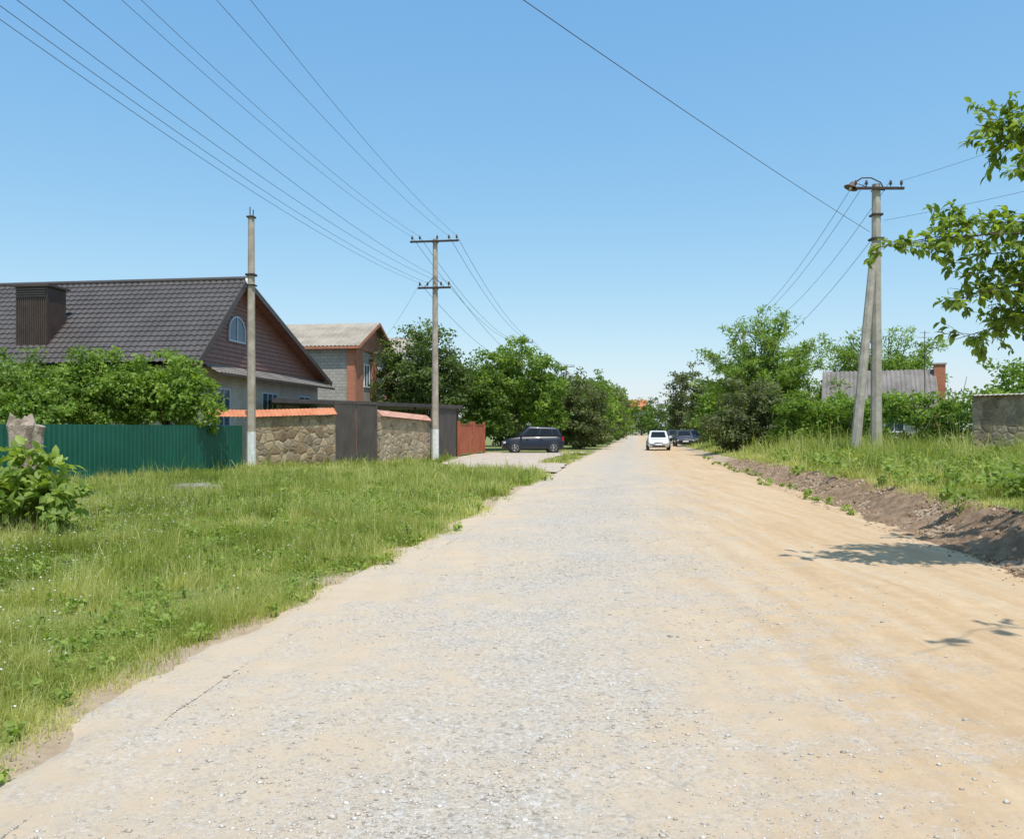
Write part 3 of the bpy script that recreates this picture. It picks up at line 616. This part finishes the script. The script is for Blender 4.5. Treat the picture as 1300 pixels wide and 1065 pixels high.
def window(root,y0,y1,z0,z1,x=0,arch=False,frame='plastic',axis='x',fw=.16):
    P=(lambda a,z,o:(x+o,a,z)) if axis=='x' else (lambda a,z,o:(a,x-o,z))
    out=[(y0,z0),(y1,z0)]
    if arch:
        c=(y0+y1)/2;r=(y1-y0)/2;zz=z1-r*.9
        out+=[(c+r*math.cos(t),zz+r*.9*math.sin(t)) for t in np.linspace(0,math.pi,13)]
    else: out+=[(y1,z1),(y0,z1)]
    cy=(y0+y1)/2;cz=(z0+z1)/2;inn=[(cy+(a-cy)*(1-fw/(y1-y0)),cz+(z-cz)*(1-fw/(z1-z0))) for a,z in out]
    n=len(out);mb=MB();mb.add([P(a,z,.0) for a,z in out]+[P(a,z,.07) for a,z in out]+[P(a,z,.07) for a,z in inn]+[P(a,z,.03) for a,z in inn],
      [(i,(i+1)%n,n+(i+1)%n,n+i) for i in range(n)]+[(n+i,n+(i+1)%n,2*n+(i+1)%n,2*n+i) for i in range(n)]+[(2*n+i,2*n+(i+1)%n,3*n+(i+1)%n,3*n+i) for i in range(n)])
    for a in ([cy] if (y1-y0)<1.75 else [y0+(y1-y0)*.36,y0+(y1-y0)*.68]):
        p=P(a,cz,.045);d=(.04,.06,z1-z0-.1) if axis=='x' else (.06,.04,z1-z0-.1);mb.box(p,d)
    w=part('window',mb,M[frame],root)
    mb=MB();mb.add([P(a,z,.032) for a,z in inn],[tuple(range(n))]);part('pane',mb,M['pane'],w)
    return w
H1=thing('house','light brick house with dark metal tile roof and brown gable','house',(-13.25,34.7,0),RZ)
mb=MB();mb.box((-8.5,7.0,2.15),(17,13.4,4.3));part('wall',mb,M['lightbrick'],H1)
eN=(-.9,4.35);ap=(3.5,8.5);eF=(14.4,4.35)
roof=part('roof',wave_roof((-18,eN[0],eN[1]),(.6,eN[0],eN[1]),(-18,ap[0],ap[1]),(.6,ap[0],ap[1]),560,1,.028,.30,.045,17),M['roof1'],H1)
mb=wave_roof((-18,eF[0],eF[1]),(.6,eF[0],eF[1]),(-18,ap[0],ap[1]),(.6,ap[0],ap[1]),280,1,.028,.30,.045,30);part('rear_slope',mb,M['roof1'],roof)
mb=MB();mb.tube([(-18,ap[0],ap[1]+.03),(.65,ap[0],ap[1]+.03)],.11,10);part('ridge_cap',mb,M['roof1'],roof)
mb=MB()
for a,b_ in((eN,ap),(eF,ap)): mb.bar((.6,a[0],a[1]-.10),(.6,b_[0],b_[1]-.10),.05,.26)
part('bargeboard',mb,M['brown_metal'],roof)
mb=MB();mb.add([(.58,eN[0],eN[1]-.12),(.58,ap[0],ap[1]-.14),(0,ap[0],ap[1]-.14),(0,eN[0],eN[1]-.12),(.58,eF[0],eF[1]-.12),(0,eF[0],eF[1]-.12)],[(0,1,2,3),(1,4,5,2)]);part('soffit',mb,M['siding'],roof)
mb=MB();z=4.33
def ext(z): return eN[0]+(z-eN[1]+.15)/(ap[1]-eN[1])*(ap[0]-eN[0]), eF[0]-(z-eF[1]+.15)/(ap[1]-eF[1])*(eF[0]-ap[0])
while z<8.1:
    z2=min(z+.2,8.25);a0,b0=ext(z);a1,b1=ext(z2)
    mb.add([(.06,a0,z),(.06,b0,z),(.02,b1,z2),(.02,a1,z2),(.0,a0,z),(.0,b0,z)],[(0,1,2,3),(4,5,1,0)]);z=z2
mb.add([(.0,ext(4.33)[0],4.33),(.0,ext(4.33)[1],4.33),(.0,ap[0],8.35)],[(0,1,2)])
part('gable',mb,M['siding'],H1)
window(H1,2.7,4.3,5.6,6.8,.05,True,'paleblue',fw=.12)
mb=wave_roof((.85,.4,4.0),(.85,14.0,4.0),(.05,.4,4.42),(.05,14.0,4.42),300,1,.02,.3,.03,4);part('pent_roof',mb,M['shifer_dark'],H1,label='grey tiled skirt roof under the gable')
mb=MB();mb.bar((.9,.4,3.96),(.9,14.0,3.96),.1,.1);part('gutter',mb,M['brown_metal'],H1)
window(H1,1.0,2.9,1.7,3.45,.0,frame='paleblue');window(H1,6.2,8.0,1.7,3.45,.0,frame='paleblue');window(H1,10.8,12.4,1.7,3.45,.0,frame='paleblue')
cx=-7.6
mb=MB();mb.box((cx,.6,6.25),(1.5,1.2,3.0));
ch=part('chimney',mb,M['brown_metal'],roof,label='wide dark brown sheet clad chimney with louvred cap')
mb=MB()
for i in range(15): mb.box((cx-.7+i*.1,-.015,6.0),(.05,.03,2.5))
part('cladding_rib',mb,M['brown_metal'],roof)
mb=MB();mb.box((cx,.6,7.8),(1.75,1.45,.09));part('chimney_cap',mb,M['brown_metal'],roof)
for i in range(4): mb=MB();mb.bar((cx-.7,-.04,7.34+i*.1),(cx+.7,-.04,7.34+i*.1),.08,.03);part('louver',mb,M['gate_dark'],roof)
root=thing('satellite_dish','small white satellite dish mounted at the gable peak','satellite dish',(-11.95,37.4,8.2),0)
mb=MB();mb.lathe([(.02,.0),(.12,.02),(.22,.07),(.225,.08),(.12,.03),(.02,.015)],(0,0,0),18);part('reflector',mb,M['plastic'],root,rot=(math.radians(60),0,math.radians(75)),smooth=True)
mb=MB();mb.tube([(0,0,0),(-.1,.25,-.15),(-.25,.55,-.15)],.025,6);part('bracket',mb,M['steel'],root)
def gable_house(label,loc,rz,W,D,ez,rz_,front,side,roofm,trim):
    h=thing('house',label,'house',(*loc,0),rz)
    mb=MB();mb.box((-W/2,D/2,ez/2),(W,D,ez));
    part('wall',mb,front,h)
    for vs,f in (([(.0,0,ez),(.0,D,ez),(0,D/2,rz_-.05)],(0,1,2)),([(-W,0,ez),(-W,D,ez),(-W,D/2,rz_-.05)],(2,1,0))): mb=MB();mb.add(vs,[f]);part('gable',mb,side,h)
    r=part('roof',wave_roof((-W-.4,-.5,ez-.12),(.5,-.5,ez-.12),(-W-.4,D/2,rz_),(.5,D/2,rz_),int(W*14),3,.035,.28),roofm,h)
    part('rear_slope',wave_roof((-W-.4,D+.5,ez-.12),(.5,D+.5,ez-.12),(-W-.4,D/2,rz_),(.5,D/2,rz_),int(W*14),3,.035,.28),roofm,r)
    mb=MB();
    mb.bar((.5,-.5,ez-.25),(.5,D/2,rz_-.13),.05,.2);mb.bar((.5,D+.5,ez-.25),(.5,D/2,rz_-.13),.05,.2);mb.bar((-W-.4,-.5,ez-.24),(.5,-.5,ez-.24),.05,.16);part('fascia',mb,trim,r)
    return h,r
h2,r2=gable_house('two storey grey block house with red brick corners',(-10.5,55),RZ,12,8.4,7.25,9.2,M['block'],M['redbrick'],M['shifer'],M['redbrick'])
for c,d in(((.06,.75,3.5),(.12,1.5,6.95)),((.06,4.2,3.5),(.12,1.0,6.95)),((.06,7.7,3.5),(.12,1.4,6.95)),((-.2,-.04,3.6),(.55,.1,7.24)),((-11.4,-.04,3.6),(1,.1,7.24)),((.06,4.2,7.12),(.14,8.3,.26))):
    mb=MB();mb.box(c,d);part('brick_pier',mb,M['redbrick'],h2)
window(h2,2.0,3.2,4.5,6.1,.0);window(h2,5.2,6.5,4.5,6.1,.0);window(h2,5.2,6.5,1.2,2.8,.0);window(h2,2.0,3.2,1.0,2.8,.0)
h3,r3=gable_house('pale rendered house with brown sheet roof beyond',(-9.2,72),RZ,11,9,8.0,10.1,M['lightbrick'],M['lightbrick'],M['shifer'],M['white'])
window(h3,2,3.6,5,6.6,.0);window(h3,5,6.6,5,6.6,.0)
h4,r4=gable_house('low house with grey corrugated roof behind the hedge',(26.0,51.5),math.radians(-22),5.9,5,3.3,5.5,M['lightbrick'],M['shifer_dark'],M['shifer_dark'],M['shifer'])
mb=MB();mb.box((.75,2.2,2.85),(.65,.65,5.8));ch=part('chimney',mb,M['redbrick'],h4)
mb=MB();mb.box((.75,2.2,5.8),(.78,.78,.1));part('chimney_cap',mb,M['concrete'],ch)
window(h4,-5.0,-3.9,1.4,2.5,0,False,'plastic','y');window(h4,-2.6,-1.4,1.4,2.5,0,False,'plastic','y')
root=thing('antenna','thin metal television antenna mast beside the roof','antenna',(25.2,50.5,0));mb=MB();mb.tube([(0,0,0),(0,0,7.6)],.025,6);mb.bar((-.5,0,7.2),(.5,0,7.2),.02,.02);mb.bar((-.3,0,7.5),(.3,0,7.5),.02,.02);part('mast',mb,M['steel'],root)
gable_house('small distant house with orange tile roof',(39,238),0,6,7,7.3,10.2,M['lightbrick'],M['lightbrick'],M['coping'],M['white'])
# ---------------------------------------------------------------- poles and wires
def insul_mesh():
    mb=MB();mb.tube([(0,0,0),(0,0,.12)],.012,6,0);mb.lathe([(.025,.08),(.055,.1),(.045,.14),(.06,.16),(.04,.2),(.045,.24),(.02,.26)],(0,0,0),10,'z',1);return mb.mesh('insulator',[M['steel'],M['glassy']],True)
IM=insul_mesh()
def shaft(root,h,r0,r1,mat,white=0,base='painted_base'):
    mb=MB();mb.tube([(0,0,-.3),(0,0,h*.5),(0,0,h)],[r0,(r0+r1)/2,r1],8,phase=.39);part('shaft',mb,mat,root)
    if white: mb=MB();mb.tube([(0,0,-.05),(0,0,white)],[r0*1.02,(r0+(r1-r0)*white/h)*1.03],8,phase=.39);part(base,mb,M['white'],root)
def arm(root,z,half,offs,t=.09):
    mb=MB();mb.bar((-half,-.2,z),(half,-.2,z),t,t);mb.bar((-.12,-.2,z-.02),(-.12,.15,z-.02),.03,.05);mb.bar((.12,-.2,z-.02),(.12,.15,z-.02),.03,.05)
    a=part('crossarm',mb,M['steel'],root)
    for o_ in offs: i=part('insulator',IM,None,a,(o_,-.2,z+.04))
G='utility poles along the street'
pz=thing('utility_pole','concrete utility pole with two crossarms and white base','utility pole',(-3.9,42,0),RZ,G)
shaft(pz,11.25,.19,.12,M['concrete_brown'],1.6);arm(pz,11.1,1.25,(-1.15,-.75,.75,1.15,.15));arm(pz,8.75,.85,(-.75,-.35,.35,.75))
mb=MB();mb.bar((-.5,-.22,8.8),(0,-.22,9.3),.03,.03);mb.bar((.5,-.22,8.8),(0,-.22,9.3),.03,.03);part('brace',mb,M['steel'],pz)
C2=(1.0,86,-.5);C3=(8,122,-.3)
p2=copy_thing(pz,C2,label='distant concrete utility pole with crossarms above trees');p3=copy_thing(pz,C3,label='distant concrete utility pole with crossarms above trees')
pl=thing('utility_pole','bare concrete pole with white base and rods on top','utility pole',(-10.15,32.2,0),RZ)
shaft(pl,9.9,.175,.12,M['concrete_brown'],1.5)
mb=MB();mb.tube([(-.05,0,9.9),(-.05,0,10.25)],.02,5);mb.tube([(.06,.03,9.9),(.07,.03,10.15)],.02,5);mb.box((0,0,9.85),(.28,.28,.06));part('rebar',mb,M['steel'],pl)
for z_,s_ in((7.6,.08),(7.2,.05)): mb=MB();mb.box((0,0,z_),(.34,.34,s_));part('clamp_band',mb,M['steel'],pl)
pr=thing('utility_pole','concrete utility pole with leaning strut and crossarm','utility pole',(13.65,31,.42),math.radians(0))
shaft(pr,10.35,.21,.15,M['concrete']);
mb=MB();mb.tube([(-.95,-.25,-.2),(-.55,-.2,3.8),(-.12,-.12,8.1)],[.19,.165,.13],8,phase=.39);part('strut',mb,M['concrete'],pr)
arm(pr,10.15,.95,(-.85,-.45,.45,.85));
for z_,s_ in((8.3,.44),(9.2,.38)): mb=MB();mb.box((0,0,z_),(s_,s_,.07));part('clamp_band',mb,M['steel'],pr)
P4=(19.9,71,-1.2)
p4=copy_thing(pz,P4,label='distant concrete utility pole behind feathery tree')
sl=thing('street_lamp','rusty bracket street lamp fixed on the pole top','street lamp',(13.65,30.85,10.55))
mb=MB();mb.tube([(.25,0,-.05),(.1,0,.25),(-.25,0,.42),(-.6,0,.42),(-.9,0,.22)],.025,6);mb.tube([(.25,0,-.05),(-.3,0,.05),(-.75,0,.2)],.015,5);part('bracket',mb,M['steel'],sl,smooth=True)
mb=MB();mb.lathe([(.04,.16),(.09,.12),(.12,.02),(.26,-.08),(.25,-.1),(.1,-.02)],(0,0,0),16);lh=part('lamp_shade',mb,sm('rusty enamel',(.10,.065,.045),(.18,.12,.085),9,.7,.2),sl,(-.98,0,.12),(0,math.radians(22),0),smooth=True)
mb=MB();mb.lathe([(.01,-.17),(.05,-.14),(.06,-.08),(.04,.0)],(0,0,0),10);part('bulb',mb,M['porc'],sl,(-.98,0,.12),(0,math.radians(22),0),smooth=True)
def wire(p0,p1,sag,label='thin dark overhead power wire',r=.006,n=28):
    p0=Vector(p0);p1=Vector(p1);pts=[p0.lerp(p1,i/n)-Vector((0,0,4*sag*(i/n)*(1-i/n))) for i in range(n+1)]
    mb=MB();mb.tube(pts,r,5);o=part('power_line',mb,M['wire'],smooth=True);tag(o,label,'power line','overhead wires between the poles');return o
def armp(base,off,z,rz=RZ): return (base[0]+math.cos(rz)*off+math.sin(rz)*.2,base[1]+math.sin(rz)*off-math.cos(rz)*.2,base[2]+z)
A=(-3.9,42,0);B=(-8.3,1.5,0)
for off,bo in((-1.15,-1.7),(-.75,-1.3),(.75,.3),(1.15,1.2)):
    wire(armp(A,off,11.35),(B[0]+bo,B[1],11.35),.9);wire(armp(A,off,11.35),armp(C2,off,11.35),.9,r=.011);wire(armp(C2,off,11.35),armp(C3,off,11.35),.8,r=.014)
for off,bo in((-.75,-1.0),(-.35,-.75),(.35,-.5),(.75,.3)):
    wire(armp(A,off,9.0),(B[0]+bo,B[1],8.5),.8)
for off in(-.75,.75): wire(armp(A,off,9.0),armp(C2,off,9.0),.8,r=.011)
wire(armp(A,-.75,9.0),(-9.8,58,7.0),.3,'service drop wire to the brick house')
wire((13.4,31,9.0),(-9.5,2.5,9.7),.25,'single overhead wire crossing above the road',.0085)
for o1,o2 in((-.85,-1.15),(-.45,-.75),(.45,.75)): wire((13.65+o1,30.8,10.85),armp(P4,o2,11.35),1.2,r=.0095)
wire((13.6,30.9,8.9),armp(P4,0.35,9),1.,r=.0095)
wire((14.5,30.8,10.85),(19.4,12,11.2),.5);wire((13.9,30.9,9.4),(20.5,12,8.9),.4)
# ---------------------------------------------------------------- cars
def quadpanel(mb,c,u0,u1,v0,v1,off,n=1):
    c=[Vector(p) for p in c];f=lambda u,v:(c[0]*(1-u)+c[1]*u)*(1-v)+(c[3]*(1-u)+c[2]*u)*v
    nn=(c[1]-c[0]).cross(c[3]-c[0]).normalized()*off
    mb.add([f(u0,v0)+nn,f(u1,v0)+nn,f(u1,v1)+nn,f(u0,v1)+nn],[(0,1,2,3)])
def car(label,loc,rz,Lc,W,H,paintm,boxy=True,group=None):
    c=thing('parked_car' if group or boxy else 'car',label,'car',loc,rz,group);h=Lc/2;w=W/2;zt=1.06 if boxy else .92
    st=[(-h,.5,zt-.22,.76),(-h+.07,.34,zt-.06,.88),(-h+.25,.26,zt+.01,.96),(-h+.6,.22,zt+.02,1),(0,.2,zt,1),(h-1.1,.2,zt-.02,1),(h-.55,.22,zt-.09,.97),(h-.22,.26,zt-.19,.90),(h-.06,.32,zt-.3,.82),(h,.40,zt-.42,.74)]
    mb=MB();vs=[]
    for x,zb,z1,k in st:
        half=[(.0,zb),(w*k*.86,zb),(w*k,zb+.12),(w*k*1.01,(zb+z1)/2),(w*k*.97,z1-.1),(w*k*.88,z1),(0,z1+.025)]
        vs+=[(x,-a,z) for a,z in half]+[(x,a,z) for a,z in half[-2:0:-1]]
    n=12;mb.add(vs,[(i*n+k,i*n+(k+1)%n,(i+1)*n+(k+1)%n,(i+1)*n+k) for i in range(len(st)-1) for k in range(n)]+[tuple(range(n)),tuple((len(st)-1)*n+k for k in range(n))[::-1]])
    body=part('body',mb,paintm,c,smooth=True,bevel=0)
    es=body.modifiers.new('es','EDGE_SPLIT');es.split_angle=math.radians(40)
    rb,rt,ft,fb=(-h+.10,-h+.48,h-1.75,h-.92) if boxy else (-h+.35,-h+.95,h-2.0,h-1.2)
    wb,wt=w*.93,w*(.76 if boxy else .72)
    q=lambda x,y,z:Vector((x,y,z));z0=zt-.02
    B=[q(rb,-wb,z0),q(fb,-wb,z0),q(fb,wb,z0),q(rb,wb,z0)];Tt=[q(rt,-wt,H-.07),q(ft,-wt,H-.0),q(ft,wt,H-.0),q(rt,wt,H-.07)]
    mb=MB();mb.add(B+Tt,[(3,2,1,0),(4,5,6,7),(0,1,5,4),(1,2,6,5),(2,3,7,6),(3,0,4,7)]);part('cabin',mb,paintm,c,bevel=.13 if boxy else .1,smooth=True,segs=5)
    mb=MB();quadpanel(mb,[B[1],B[2],Tt[2],Tt[1]],.12,.88,.12,.84,.012);part('windshield',mb,M['glass'],c)
    mb=MB();quadpanel(mb,[B[3],B[0],Tt[0],Tt[3]],.14,.86,.3,.82,.012);part('rear_window',mb,M['glass'],c)
    for s in(0,1):
        cc=[B[0],B[1],Tt[1],Tt[0]] if s==0 else [B[2],B[3],Tt[3],Tt[2]]
        segs=[(.07,.20),(.23,.54),(.57,.88)] if s==0 else [(.12,.43),(.46,.77),(.8,.93)]
        for a,b_ in segs: mb=MB();quadpanel(mb,cc,a,b_,.16,.78,.012);part('side_window',mb,M['glass'],c)
        sy=-1 if s==0 else 1
        mb=MB();mb.box((fb-.32,sy*(w+.06),zt+.1),(.12,.2,.14));part('mirror',mb,paintm,c,bevel=.03)
        mb=MB();mb.box((-.02,sy*(w*1.01+.004),.36),(Lc*.42,.02,.14));part('sill_trim',mb,M['blackpl'],c)
        for x in(-.5,.45):
            mb=MB();mb.box((x,sy*(w+.012),zt-.16),(.18,.03,.03));part('door_handle',mb,paintm if boxy else M['blackpl'],c)
        mb=MB();mb.box((h-.17,sy*w*.66,zt-.38),(.2,w*.42,.16),-sy*.35);part('headlight',mb,M['lens'],c,bevel=.03)
        mb=MB();mb.box((-h+.1,sy*w*.78,zt-.14),(.14,w*.24,.34),0);part('tail_light',mb,M['redlens'],c,bevel=.02)
        mb=MB();mb.lathe([(.07,-.03),(.08,0),(.05,.02)],(h-.1,sy*w*.62,.42),10,'y');part('fog_light',mb,M['lens'],c)
        for x in(h-.82,-h+.74):
            mb=MB();mb.lathe([(.41,-.03),(.41,.0),(.37,.012)],(0,0,0),24,'y' );part('wheel_arch',mb,M['blackpl'],c,(x,sy*(w*1.0),.35),(0,0,0 if sy>0 else math.pi))
            mb=MB();mb.lathe([(.25,-.1),(.32,-.1),(.34,-.06),(.34,.05),(.315,.085),(.24,.09)],(0,0,0),28,'y');wh=part('wheel',mb,M['rubber'],c,(x,sy*(w-.055),.34),(0,0,0 if sy>0 else math.pi),smooth=False)
            mb=MB();mb.lathe([(.22,.0),(.23,.095),(.21,.1),(.19,.07)],(0,0,0),24,'y')
            for k in range(5):
                a=k*1.2566;mb.bar((0,.095,0),(.21*math.cos(a),.095,.21*math.sin(a)),.06,.03)
            mb.lathe([(.05,.08),(.05,.115),(.03,.12)],(0,0,0),10,'y');part('rim',mb,M['alloy'],wh)
    mb=MB();mb.box((h-.045,0,.62 if boxy else .56),(.08,w*.75,.1));part('grille',mb,M['blackpl'],c)
    mb=MB();mb.box((h-.05,0,.36),(.1,w*1.1,.13));part('bumper_intake',mb,M['blackpl'],c)
    mb=MB();mb.box((h+.01,0,.47),(.02,.52,.115));part('license_plate',mb,M['plastic'],c)
    mb=MB();mb.box((-h-.01,0,.62),(.02,.52,.115));part('rear_license_plate',mb,M['plastic'],c)
    return c
car('dark blue compact crossover parked across the driveway',(1.4,56.2,.03),math.radians(184),4.15,1.8,1.78,M['navy'],True)
cw=car('white hatchback driving along the sandy road',(11.3,64,.0),math.radians(-98.5),4.2,1.7,1.5,M['carwhite'],False)
car('dark grey car parked at the roadside under trees',(16.2,78,.03),math.radians(-97),4.3,1.75,1.5,M['cargrey'],False,'cars parked under the trees')
car('dark blue car parked at the roadside under trees',(18.6,86,.03),math.radians(-97),4.3,1.75,1.5,M['navy'],False,'cars parked under the trees')
car('dark grey car parked at the roadside under trees',(18.8,96,.03),math.radians(-97),4.3,1.75,1.5,M['cargrey'],False,'cars parked under the trees')
# ---------------------------------------------------------------- light, sky, camera
sd=Vector((.14,-.42,1.)).normalized()
el=math.asin(sd.z);az=math.atan2(sd.x,sd.y)
sl_=bpy.data.lights.new('sun','SUN');sl_.energy=4.5;sl_.angle=math.radians(.6);sl_.color=(1,.96,.90)
so=link(bpy.data.objects.new('sun',sl_));so.rotation_euler=sd.to_track_quat('Z','Y').to_euler();so.location=(0,0,30)
w=bpy.data.worlds.new('World');SC.world=w;w.use_nodes=True;nt=w.node_tree
sk=nt.nodes.new('ShaderNodeTexSky');sk.sky_type='NISHITA';sk.sun_disc=False;sk.sun_elevation=el;sk.sun_rotation=az;sk.altitude=100;sk.air_density=1.;sk.dust_density=.8;sk.ozone_density=1.5
bg=nt.nodes['Background'];bg.inputs[1].default_value=.15
sp=nt.nodes.new('ShaderNodeSeparateColor');cb=nt.nodes.new('ShaderNodeCombineColor');L(nt,sk.outputs[0],sp.inputs[0])
for i,gma in enumerate((.93,.60,.31)):
    v=math_(nt,'POWER',math_(nt,'MULTIPLY',sp.outputs[i],.12),gma);v=math_(nt,'MULTIPLY',v,(1.2,1.08,1.05)[i]/.15);L(nt,v,cb.inputs[i])
L(nt,cb.outputs[0],bg.inputs[0])
cam=bpy.data.cameras.new('camera');cam.sensor_width=36;cam.lens=36*1050/1300;cam.shift_y=12.5/1300;cam.clip_end=6000;cam.clip_start=.05
co=link(bpy.data.objects.new('camera',cam));co.location=(0,0,1.6);co.rotation_euler=(math.pi/2,0,0);SC.camera=co
SC.view_settings.view_transform='Standard';SC.view_settings.look='None';SC.view_settings.exposure=0
